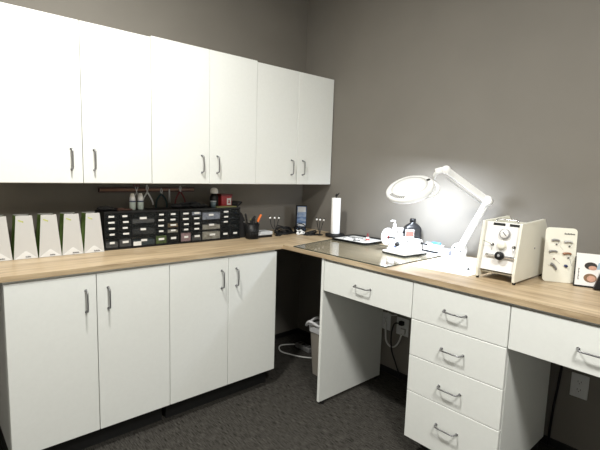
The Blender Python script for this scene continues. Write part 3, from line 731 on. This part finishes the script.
pen((-.045, -1.300, ZP+.0495), (-.045, -1.250, ZP+.0495), .007, 'bpen', 'bright blue pen with thin grey end lying on the low white box', 'bpen')
b = nb(); cyl(b, (-.045, -1.2395, ZP+.0495), (-.045, -1.200, ZP+.0495), .003, 10)
for o in COL.objects:
    if o.get('label', '').startswith('bright blue pen'): obj('shaft', b, 'grey', o); break
b = nb(); blob(b, (-.355, -1.470, ZP+.003), .005, .005, .0032); tag(obj('ear_tip', b, 'grey', loc=(-.355, -1.47, ZP)), 'tiny grey ear tip lying on the white sheet near the mat', 'ear tip')
b = nb(); lathe(b, [(0, 0), (.006, 0), (.0065, .004), (.004, .008), (0, .008)], (-.365, -1.645, ZP), 14); tag(obj('ear_tip', b, 'blackpl', loc=(-.365, -1.645, ZP)), 'tiny black ear tip lying on the white sheet near the pressure box', 'ear tip')
th = thing('clear_case', 'small clear plastic case at the foot of the magnifier lamp', 'case', (-.075, -1.335, ZT))
b = nb(); box(b, -.11, -.035, -1.388, -1.323, ZT+.0022, ZT+.0045, .001)
for s in ((-.11, -.107, -1.388, -1.323), (-.038, -.035, -1.388, -1.323), (-.11, -.035, -1.388, -1.385), (-.11, -.035, -1.326, -1.323)): box(b, *s, ZT+.004, ZT+.026, .0005)
obj('case_body', b, 'clear', th)
b = nb(); box(b, -.112, -.033, -1.390, -1.321, ZT+.0262, ZT+.031, .001); obj('case_lid', b, 'clear', th)

# ------------------------------------------------------------------ magnifier lamp
BP = Vector((-.075, -1.437, ZT))
th = thing('magnifier_lamp', 'white swing-arm magnifier lamp with round lit head by the right wall', 'lamp', BP)
RY = Matrix(((0, 0, 1, -.092), (1, 0, 0, 0), (0, 1, 0, 0), (0, 0, 0, 1)))     # poly (y,z) -> world at x
b = nb()
poly = []
for i in range(13):
    a = PI*(.10+i*.80/12); poly.append((-1.437+.046*math.cos(a), ZT+.052+.044*math.sin(a)))
poly = [(-1.402, ZT+.010), (-1.396, ZT+.04)]+[(-1.437+.040*math.cos(a), ZT+.045+.036*math.sin(a)) for a in [PI*k/12 for k in range(1, 12)]]+[(-1.478, ZT+.04), (-1.472, ZT+.010)]
prism(b, poly, 0, .034, mx=RY, bev=.004); cyl(b, (-.075, -1.437, ZT+.0022), (-.075, -1.437, ZT+.010), .042, 28, bev=.002)
bs = obj('base_bracket', b, 'white', th)
for yy, zz in ((-1.418, ZT+.052), (-1.456, ZT+.034)):
    b = nb(); cyl(b, (-.0922, yy, zz), (-.0965, yy, zz), .0050, 14); obj('screw', b, 'blackpl', bs)
E1 = Vector((-.080, -1.447, ZT+.060)); E2 = Vector((-.085, -1.583, 1.236)); J = Vector((-.285, -1.440, 1.392))
b = nb(); bar(b, E1, E2, .034, .020, up=(1, 0, 0), bev=.003); bar(b, E1+Vector((-.014, 0, 0)), E2+Vector((-.014, 0, 0)), .020, .006, up=(1, 0, 0)); obj('lower_arm', b, 'white', th)
b = nb(); dU = (J-E2).normalized()
bar(b, E2, J, .022, .034, up=(0, 0, 1), bev=.003); ua = obj('upper_arm', b, 'white', th)
b = nb(); off = Vector((-.012, .012, -.028)); cyl(b, E2+off+dU*.02, J+off-dU*.03, .0035, 10); obj('tension_rod', b, 'midgrey', ua)
b = nb(); cyl(b, E2+Vector((-.026, -.006, .004)), E2+Vector((.022, .006, -.004)), .026, 28, bev=.004); obj('elbow_joint', b, 'white', th)
b = nb()
cyl(b, J+Vector((-.020, -.014, 0)), J+Vector((.020, .014, 0)), .022, 24, bev=.004)
bar(b, J+Vector((0, 0, .004)), J+Vector((-.012, .052, -.010)), .026, .030, bev=.004)
obj('head_joint', b, 'white', th)
# head, tilted: local z = outward top normal
HC = Vector((-.350, -1.270, 1.284))
xa = Vector((.71717705, -.57523109, .39568455)).normalized(); za = Vector((-.5236, -.0681, .8500)); za = (za-xa*za.dot(xa)).normalized(); ya = za.cross(xa)
HMX = Matrix.Translation(HC) @ Matrix((xa, ya, za)).transposed().to_4x4()
b = nb(); lathe(b, [(.074, -.022), (.116, -.022), (.126, -.014), (.131, .000), (.130, .008), (.120, .014), (.106, .016), (.103, .0145), (.100, .016), (.074, .016), (.074, -.022)], mx=HMX, seg=56); hd = obj('head_ring', b, 'white', th)
b = nb(); lathe(b, [(0, .0162), (.098, .0161), (.0985, .0175), (.080, .0195), (.05, .0205), (0, .021)], mx=HMX, seg=48); obj('lens_cover', b, 'white', hd)
b = nb(); lathe(b, [(0, -.013), (.05, -.012), (.0738, -.006), (.0738, -.002), (.05, .004), (0, .006)], mx=HMX, seg=40); obj('lens', b, 'lens', hd)
b = nb(); lathe(b, [(.082, -.0222), (.110, -.0222), (.110, -.0245), (.082, -.0245), (.082, -.0222)], mx=HMX, seg=48); obj('led_ring', b, 'led', hd)
b = nb(); box(b, -.009, .009, -.007, .007, 0, .006, .001, mx=HMX @ Matrix.Translation((.1050, -.012, .0148))); obj('switch', b, 'blackpl', hd)
b = nb()
for k in range(9):
    a = math.radians(182+k*6); box(b, -.010, .009, -.0034, .0034, 0, .0018, .0005, mx=HMX @ Matrix.Rotation(a, 4, 'Z') @ Matrix.Translation((.1085, 0, .0148)))
obj('vent_slots', b, 'grey', hd)
b = nb(); HE = HMX @ Vector((.128, .0, -.002))
tube(b, [J+Vector((-.010, .040, -.008)), J+Vector((-.004, .060, -.025)), HMX @ Vector((.145, .01, .0)), HE], .009, seg=10); obj('yoke', b, 'white', hd)
b = nb(); tube(b, [HMX @ Vector((.130, -.005, -.012)), HMX @ Vector((.140, -.035, -.022)), HMX @ Vector((.120, -.080, -.030)), HMX @ Vector((.080, -.110, -.030)), HMX @ Vector((.045, -.122, -.016))], .0065, seg=8, flat=1.6)
obj('grab_handle', b, 'white', hd)
L = bpy.data.lights.new('magnifier_light', 'AREA'); L.shape = 'DISK'; L.size = .2; L.energy = 9.0; L.color = (.80, .88, 1.0)
lo = bpy.data.objects.new('magnifier_light', L); COL.objects.link(lo); lo.parent = hd
lo.matrix_local = Matrix.Translation(-wl(hd)) @ HMX @ Matrix.Translation((0, 0, -.0265))

# ------------------------------------------------------------------ white gauge box
# side panels in the xz plane, front at x ~ -.48
th = thing('pressure_test_box', 'white box with a round gauge and knobs between two side panels', 'test box', (-.33, -1.826, ZT))
def side(y0, y1, lab=None):
    b = nb()
    prism(b, [(-.488, .010), (-.470, .010), (-.16, .010), (-.155, .22), (-.20, .272), (-.452, .262), (-.492, .05)], y0, y1,
          mx=Matrix(((1, 0, 0, 0), (0, 0, 1, 0), (0, 1, 0, ZT), (0, 0, 0, 1))), bev=.0015)
    return obj('side_panel', b, 'ivory', th)
side(-1.752, -1.740); s2 = side(-1.914, -1.902)
b = nb(); cyl(b, (-.30, -1.9141, ZT+.145), (-.30, -1.9165, ZT+.145), .004, 12); obj('screw', b, 'dgrey', s2)
for x in (-.476, -.18):
    for y in (-1.746, -1.908):
        b = nb(); cyl(b, (x, y, ZT+.0005), (x, y, ZT+.0105), .0065, 12, r2=.0075); obj('foot', b, 'blackpl', th)
lean = math.atan2(.036, .20)
FM = Matrix.Translation((-.474, -1.827, ZT+.045)) @ Matrix.Rotation(lean, 4, 'Y')       # local: x out (-), y, z up
b = nb(); box(b, 0, .004, -.0745, .0745, 0, .218, .0005, mx=FM); fp = obj('front_plate', b, 'whiteface', th)
b = nb(); box(b, -.43, -.17, -1.9015, -1.7525, ZT+.052, ZT+.225, .001); obj('inner_body', b, 'whiteface', th)
b = nb(); box(b, -.438, -.19, -1.9015, -1.7525, ZT+.238, ZT+.246, .001); tp = obj('top_plate', b, 'ivory', th)
b = nb()
for y0, y1 in ((-.008, .044), (-.073, -.027)): box(b, -.0012, .0002, y0, y1, .203, .214, 0, mx=FM)
obj('slot', b, 'black', fp)
def fcyl(b, y, z, r, x0, x1, seg=28, bev=.001, r2=None): return cyl(b, FM @ Vector((x0, y, z)), FM @ Vector((x1, y, z)), r, seg, bev=bev, r2=r2)
b = nb(); fcyl(b, -.014, .168, .0225, 0, -.012, 32); g = obj('gauge', b, 'dgrey', fp)
b = nb(); fcyl(b, -.014, .168, .0185, -.012, -.0128, 32, 0.0002); gf = obj('gauge_face', b, 'whiteface', g)
b = nb(); bar(b, FM @ Vector((-.0136, -.007, .175)), FM @ Vector((-.0136, -.024, .159)), .003, .0012, up=(1, 0, 0), bev=0)
for k in range(9):
    a = math.radians(-40+k*32.5); r_ = .015
    bar(b, FM @ Vector((-.0132, -.014+r_*math.cos(a), .168+r_*math.sin(a))), FM @ Vector((-.0132, -.014+(r_+.003)*math.cos(a), .168+(r_+.003)*math.sin(a))), .001, .0008, up=(1, 0, 0), bev=0)
obj('needle_and_scale', b, 'ink', gf)
b = nb(); fcyl(b, -.008, .117, .019, 0, -.016, 28, .002, r2=.017); fcyl(b, -.008, .117, .0215, 0, -.003, 28); obj('regulator_knob', b, 'ivory', fp)
b = nb(); fcyl(b, -.012, .069, .019, -.010, -.030, 12, .002); kb = obj('valve_knob', b, 'blackpl', fp)
b = nb(); fcyl(b, -.012, .069, .006, -.030, -.0315, 16); obj('knob_cap', b, 'dgrey', kb)
b = nb(); cyl(b, FM @ Vector((-.008, .046, .067)), FM @ Vector((-.008, -.066, .067)), .0055, 16)
for y in (.046, -.064): cyl(b, FM @ Vector((-.008, y+.008*(1 if y > 0 else -1), .067)), FM @ Vector((-.008, y, .067)), .0072, 16)
obj('manifold_bar', b, 'chrome', fp)
for y in (.034, -.060):
    b = nb(); fcyl(b, y, .115, .0068, 0, -.006, 16); lv = obj('lever', b, 'blackpl', fp)
    b = nb(); cyl(b, FM @ Vector((-.006, y, .115)), FM @ Vector((-.012, y-.006, .089)), .0016, 8); cyl(b, FM @ Vector((-.006, y, .115)), FM @ Vector((-.010, y+.001, .120)), .004, 10)
    obj('lever_pin', b, 'chrome', lv)
b = nb(); tube(b, [FM @ Vector((-.004, .034, .115)), FM @ Vector((-.022, .052, .122)), FM @ Vector((-.03, .064, .126))], .0012, seg=6); obj('thin_tube', b, 'green', fp)
b = nb(); tube(b, [(-.40, -1.780, ZT+.246), (-.40, -1.780, ZT+.262), (-.398, -1.790, ZT+.268), (-.395, -1.862, ZT+.268), (-.395, -1.872, ZT+.262), (-.395, -1.872, ZT+.246)], .0042, seg=10, smooth=4)
obj('top_handle', b, 'chrome', tp)
b = nb(); box(b, -.455, -.20, -1.90, -1.754, ZT+.030, ZT+.036, .0005); obj('bottom_shelf', b, 'ivory', th)

# ------------------------------------------------------------------ display board of ear pieces
ang = math.atan2(-.109, .064)    # direction of the bottom edge in plan
B0 = Vector((-.287, -1.954, ZT+.0008)); B1 = Vector((-.226, -2.062, ZT+.0008)); u_ = (B1-B0).normalized(); nrm = Vector((u_.y, -u_.x, 0))
if nrm.x > 0: nrm = -nrm
tlt = .085
upv = (Vector((0, 0, 1))*math.cos(tlt)-nrm*math.sin(tlt)); nn = u_.cross(upv); nn = nn if nn.dot(nrm) > 0 else -nn
Wd = (B1-B0).length
DM = Matrix.Translation(B0) @ Matrix((u_, upv, nn)).transposed().to_4x4()   # local x along, y up, z out
th = thing('display_board', 'white rounded display board with sample hearing aids beside the test box', 'display', (B0+B1)/2)
Hd = .243
pl = [(x+Wd/2, y+Hd/2) for x, y in rrect(Wd, Hd, .016)]
b = nb(); prism(b, pl, -.006, 0, mx=DM, bev=.0008); bd = obj('board', b, 'ivory', th)
b = nb(); bar(b, DM @ Vector((Wd/2, .16, -.006)), Vector(((B0+B1)/2).to_tuple())-nrm*.075+Vector((0, 0, .002)), .04, .004, up=tuple(nrm)); obj('easel_leg', b, 'ivory', th)
b = nb()
for i in range(9): box(b, .074+i*.0046, .0772+i*.0046, .2145, .2145+(.0075 if i in (0, 3, 5) else .0055), .0002, .0010, 0, mx=DM)
obj('board_lettering', b, 'ink', bd)
def aid(x, y, m, big=1.0, rot=0.0, wire=True):
    X = DM @ Matrix.Translation((x, y, .0055)) @ Matrix.Rotation(rot, 4, 'Z') @ Matrix.Scale(big, 4)
    b = nb(); tube(b, [X @ Vector(p) for p in ((-.014, -.001, 0), (-.007, .002, 0), (.003, .0025, 0), (.012, .001, 0), (.016, -.003, 0))], .0055*big, r_end=.0030*big, seg=10)
    a_ = obj('sample_hearing_aid', b, m, bd)
    if wire:
        b = nb(); tube(b, [X @ Vector(p) for p in ((.016, -.004, 0), (.012, -.012, .001), (.006, -.016, 0))], .0009, seg=6); obj('aid_wire', b, 'midgrey', a_)
        b = nb(); blob(b, (0, 0, 0), .0036, .0036, .0030, mx=X @ Matrix.Translation((.005, -.017, 0))); obj('aid_dome', b, 'ink', a_)
aid(.040, .186, 'grey'); aid(.090, .182, 'midgrey', 1.05); aid(.034, .136, 'grey', 1.0, .1, False); aid(.088, .130, 'bronze', 1.05, .1)
aid(.040, .070, 'grey', 1.15, -.8, False)
b = nb(); blob(b, (0, 0, 0), .0085, .0062, .0055, mx=DM @ Matrix.Translation((.088, .076, .005)) @ Matrix.Rotation(-.3, 4, 'Z')); obj('sample_ear_shell', b, 'navy', bd)
b = nb(); blob(b, (0, 0, 0), .0032, .0032, .003, mx=DM @ Matrix.Translation((.040, .104, .003))); obj('sample_ear_dome', b, 'darkred', bd)
b = nb()
for (p, q) in (((.046, .100), (.066, .082)), ((.060, .160), (.074, .146)), ((.100, .110), (.112, .078)), ((.018, .076), (.023, .071))):
    bar(b, DM @ Vector((p[0], p[1], .0008)), DM @ Vector((q[0], q[1], .0008)), .0016, .0008, up=tuple(nn), bev=0)
obj('pointer_lines', b, 'midgrey', bd)

# ------------------------------------------------------------------ brochure and dark holder at the right edge
B0 = Vector((-.262, -2.074, ZT+.0008)); B1 = Vector((-.208, -2.215, ZT+.0008)); u_ = (B1-B0).normalized(); nrm = Vector((u_.y, -u_.x, 0)); nrm = nrm if nrm.x < 0 else -nrm
tlt = .12; upv = (Vector((0, 0, 1))*math.cos(tlt)-nrm*math.sin(tlt)); nn = u_.cross(upv); nn = nn if nn.dot(nrm) > 0 else -nn
CM = Matrix.Translation(B0) @ Matrix((u_, upv, nn)).transposed().to_4x4()
Wc = (B1-B0).length
th = thing('brochure_card', 'white upright card printed with two heads beside the display board', 'card', (B0+B1)/2)
b = nb(); box(b, 0, Wc, 0, .144, -.004, 0, .0005, mx=CM); cd = obj('card_sheet', b, 'whiteface', th)
b = nb(); box(b, -.004, 0, -.0004, .128, -.005, .003, .0005, mx=CM); box(b, -.004, Wc, -.0004, .006, -.005, .004, .0005, mx=CM); obj('holder_edge', b, 'blackpl', th)
def disc(x, y, rx, ry, m, z=.0006, name='printed_shape', par=None, rot=0):
    b = nb(); prism(b, [(rx*math.cos(a), ry*math.sin(a)) for a in [k*PI/10 for k in range(20)]], z-.0005, z, mx=CM @ Matrix.Translation((x, y, 0)) @ Matrix.Rotation(rot, 4, 'Z'))
    return obj(name, b, m, par or cd)
disc(.055, .092, .023, .016, 'hair', .0006, 'printed_hair'); disc(.062, .084, .015, .009, 'skin', .0011, 'printed_face')
b = nb(); prism(b, [(.076, .080), (.082, .108), (.118, .124), (.140, .118), (.140, .086), (.10, .082)], .0001, .0004, mx=CM); obj('printed_sleeve', b, 'cloth', cd)
disc(.056, .040, .024, .019, 'hairb', .0006, 'printed_hair'); disc(.060, .038, .016, .013, 'skin', .0011, 'printed_face')
b = nb()
for i in range(10): box(b, .0105, .0135+(.0015 if i % 3 == 0 else 0), .030+i*.005, .0335+i*.005, .0001, .0008, 0, mx=CM)
obj('printed_lettering', b, 'ink', cd)
b = nb()
prism(b, [(.066, 0), (.20, 0), (.20, .100), (.098, .104)], .020, .045, mx=CM, bev=.001)
prism(b, [(.072, 0), (.19, 0), (.19, .012), (.076, .012)], .010, .020, mx=CM, bev=.001)
tag(obj('leaflet_holder', b, 'blackpl', loc=(-.24, -2.2, ZT)), 'black leaflet holder in front of the printed card at the photo edge', 'holder')

# ------------------------------------------------------------------ outlets and cords (right wall, x = 0)
def plate(y0, y1, z0, z1, label, gangs=1, plugs=False):
    th = thing('wall_outlet', label, 'outlet', (0, (y0+y1)/2, (z0+z1)/2), 'wall outlets in the knee spaces')
    b = nb(); box(b, -.006, -.0004, y0, y1, z0, z1, .002); pt = obj('cover_plate', b, 'outlet', th)
    for g_ in range(gangs):
        yc = y0+(y1-y0)*(g_+.5)/gangs
        for zc in ((z0+z1)/2+.020, (z0+z1)/2-.020):
            b = nb(); prism(b, rrect(.034, .028, .009), .0060, .0074, mx=Matrix(((0, 0, -1, 0), (1, 0, 0, yc), (0, 1, 0, zc), (0, 0, 0, 1)))); so = obj('socket', b, 'outlet', pt)
            b = nb()
            for dy in (-.007, .007): box(b, -.0079, -.0074, yc+dy-.0011, yc+dy+.0011, zc-.001, zc+.007, 0)
            cyl(b, (-.0074, yc, zc-.007), (-.0079, yc, zc-.007), .0022, 8, bev=0); obj('socket_holes', b, 'black', so)
    return th
plate(-2.112, -2.036, .302, .421, 'grey duplex outlet under the right wide drawer')
plate(-2.250, -2.168, .302, .421, 'grey outlet plate at the photo edge under the right wide drawer')
plate(-.945, -.860, .300, .418, 'grey outlet in the left knee space, next to the support panel')
plate(-1.090, -.995, .298, .416, 'grey outlet with the black plug in the left knee space')
def cord(pts, r, m, label, extra=None, cat='cord'):
    p0 = pts[0]; th = thing('electric_cable', label, 'cable', p0)
    b = nb(); tube(b, pts, r, seg=8, smooth=6); obj('cord', b, m, th)
    if extra:
        b = nb(); x0, x1, y0, y1, z0, z1 = extra; box(b, x0, x1, y0, y1, z0, z1, .004, seg=2); obj('plug', b, m, th)
cord([(-.034, -.925, .372), (-.036, -.932, .30), (-.034, -.940, .235), (-.032, -.975, .206), (-.032, -1.015, .222), (-.034, -1.045, .27), (-.036, -1.058, .32)], .006, 'cable',
     'thick white cord looping between the two outlets', (-.036, -.0082, -1.076, -1.040, .320, .352))
cord([(-.034, -1.040, .388), (-.058, -1.012, .378), (-.062, -.998, .30), (-.060, -1.005, .20), (-.045, -1.028, .12), (-.030, -1.050, .05), (-.030, -1.068, .0125)], .0045, 'blackpl',
     'black cord hanging from the outlet down to the floor in the left knee space', (-.036, -.0082, -1.060, -1.030, .372, .400))
cord([(-.016, -.925, .425), (-.018, -.965, .418), (-.016, -1.000, .428)], .004, 'cable', 'short white wire between the tops of the two outlets')
cord([(-.025, -1.998, .879), (-.024, -1.998, .60), (-.024, -1.994, .42), (-.022, -1.978, .22), (-.020, -1.9700, .05), (-.022, -1.97, .0065)], .006, 'blackpl',
     'black cord hanging down the wall beside the drawer cabinet')
# floor items in the dark corner
cord([(-.18, -.20, .006), (-.30, -.14, .006), (-.37, -.22, .006), (-.35, -.32, .006), (-.30, -.42, .006), (-.22, -.50, .006), (-.16, -.56, .006)], .005, 'cable', 'white cord curling across the floor in the dark corner')
th = thing('power_strip', 'grey power strip lying on the floor in the dark corner', 'power strip', (-.19, -.23, 0))
b = nb(); box(b, -.225, -.165, -.38, -.22, .0008, .035, .005, mx=None, seg=2); ps = obj('strip_body', b, 'grey', th)
b = nb()
for k in range(4): box(b, -.213, -.177, -.370+k*.037, -.345+k*.037, .035, .037, .001)
obj('socket', b, 'ink', ps)
# bin
bc = Vector((-.330, -.690, 0))
th = thing('waste_bin', 'taupe waste bin with white liner standing behind the support panel', 'bin', bc)
def frustum(b, c, w0, d0, w1, d1, h0, h1, t_=.003, closed=True):
    tt = nb(); rings = []
    for (w_, d_, hh) in ((w0, d0, h0), (w1, d1, h1), (w1-2*t_, d1-2*t_, h1), (w0-2*t_, d0-2*t_, h0+t_)):
        rings.append([tt.verts.new((c[0]+x, c[1]+y, c[2]+hh)) for x, y in rrect(w_, d_, .03)])
    for A, B in zip(rings, rings[1:]):
        for k in range(len(A)): tt.faces.new((A[k], A[(k+1) % len(A)], B[(k+1) % len(A)], B[k]))
    if closed: tt.faces.new(rings[0][::-1]); tt.faces.new(rings[-1])
    else:
        A, B = rings[-1], rings[0]
        for k in range(len(A)): tt.faces.new((A[k], A[(k+1) % len(A)], B[(k+1) % len(A)], B[k]))
    bmesh.ops.recalc_face_normals(tt, faces=tt.faces); merge(b, tt)
b = nb(); frustum(b, bc, .19, .15, .225, .185, .0008, .325); obj('bin_body', b, 'bin', th)
b = nb(); frustum(b, bc, .234, .194, .240, .200, .300, .338, .004, False)
tube(b, [(bc.x-.125, bc.y+.10, .335), (bc.x-.135, bc.y+.06, .372), (bc.x-.11, bc.y+.0, .352), (bc.x-.13, bc.y-.06, .368), (bc.x-.115, bc.y-.10, .338)], .010, seg=8)
tube(b, [(bc.x-.12, bc.y+.104, .336), (bc.x-.03, bc.y+.110, .362), (bc.x+.05, bc.y+.104, .345), (bc.x+.12, bc.y+.104, .338)], .009, seg=8)
obj('bin_liner', b, 'liner', th)

# ------------------------------------------------------------------ ceiling downlights
def downlight(x, y, e, label, size=.16):
    th = thing('ceiling_downlight', label, 'ceiling light', (x, y, CEIL), 'round ceiling downlights')
    b = nb(); lathe(b, [(.085, 0), (.105, 0), (.105, -.006), (.085, -.010), (.085, 0)], (x, y, CEIL-.0005), 36); obj('trim_ring', b, 'white', th)
    b = nb(); lathe(b, [(0, -.001), (.0845, -.001), (.0845, -.004), (0, -.004)], (x, y, CEIL-.0005), 36); obj('light_lens', b, 'panel_led', th)
    L = bpy.data.lights.new('downlight', 'AREA'); L.shape = 'DISK'; L.size = size; L.energy = e; L.color = (1.0, .985, .93)
    o = bpy.data.objects.new('downlight', L); COL.objects.link(o); o.parent = th; o.location = (0, 0, -.012)
downlight(-1.82, -1.22, 50, 'round recessed ceiling light nearest the wall cabinets')
th = thing('ceiling_panel_light', 'square ceiling panel light at the entrance end of the room', 'ceiling light', (-1.85, -3.05, CEIL))
b = nb()
for (x0, x1, y0, y1) in ((-2.12, -1.58, -3.32, -3.29), (-2.12, -1.58, -2.81, -2.78), (-2.12, -2.09, -3.29, -2.81), (-1.61, -1.58, -3.29, -2.81)): box(b, x0, x1, y0, y1, CEIL-.016, CEIL-.0005, .001)
obj('panel_frame', b, 'white', th)
b = nb(); box(b, -2.09, -1.61, -3.29, -2.81, CEIL-.008, CEIL-.001, .0005); obj('light_lens', b, 'panel_led2', th)
L = bpy.data.lights.new('panel_light', 'AREA'); L.shape = 'SQUARE'; L.size = .46; L.energy = 74; L.color = (1.0, .985, .93)
o = bpy.data.objects.new('panel_light', L); COL.objects.link(o); o.parent = th; o.location = (0, 0, -.018)

# ------------------------------------------------------------------ world, camera, view
wd = bpy.data.worlds.new('world'); S.world = wd; wd.use_nodes = True
wd.node_tree.nodes['Background'].inputs[0].default_value = (.5, .5, .5, 1); wd.node_tree.nodes['Background'].inputs[1].default_value = .02

cam = bpy.data.cameras.new('camera'); co = bpy.data.objects.new('camera', cam); COL.objects.link(co)
yaw, pitch, roll = -.7288, -.122, .031
fwd = Vector((-math.sin(yaw)*math.cos(pitch), math.cos(yaw)*math.cos(pitch), math.sin(pitch)))
rt = Vector((math.cos(yaw), math.sin(yaw), 0)); up = rt.cross(fwd)
r2v = math.cos(roll)*rt+math.sin(roll)*up; u2v = -math.sin(roll)*rt+math.cos(roll)*up
co.matrix_world = Matrix.Translation((-2.3849, -2.6553, 1.3591)) @ Matrix((r2v, u2v, -fwd)).transposed().to_4x4()
cam.sensor_width = 36; cam.lens = 435.03/600*36; cam.clip_start = .02
S.camera = co
vs = S.view_settings; vs.view_transform = 'Standard'; vs.look = 'None'; vs.gamma = 1; vs.use_curve_mapping = False; vs.exposure = 0.0
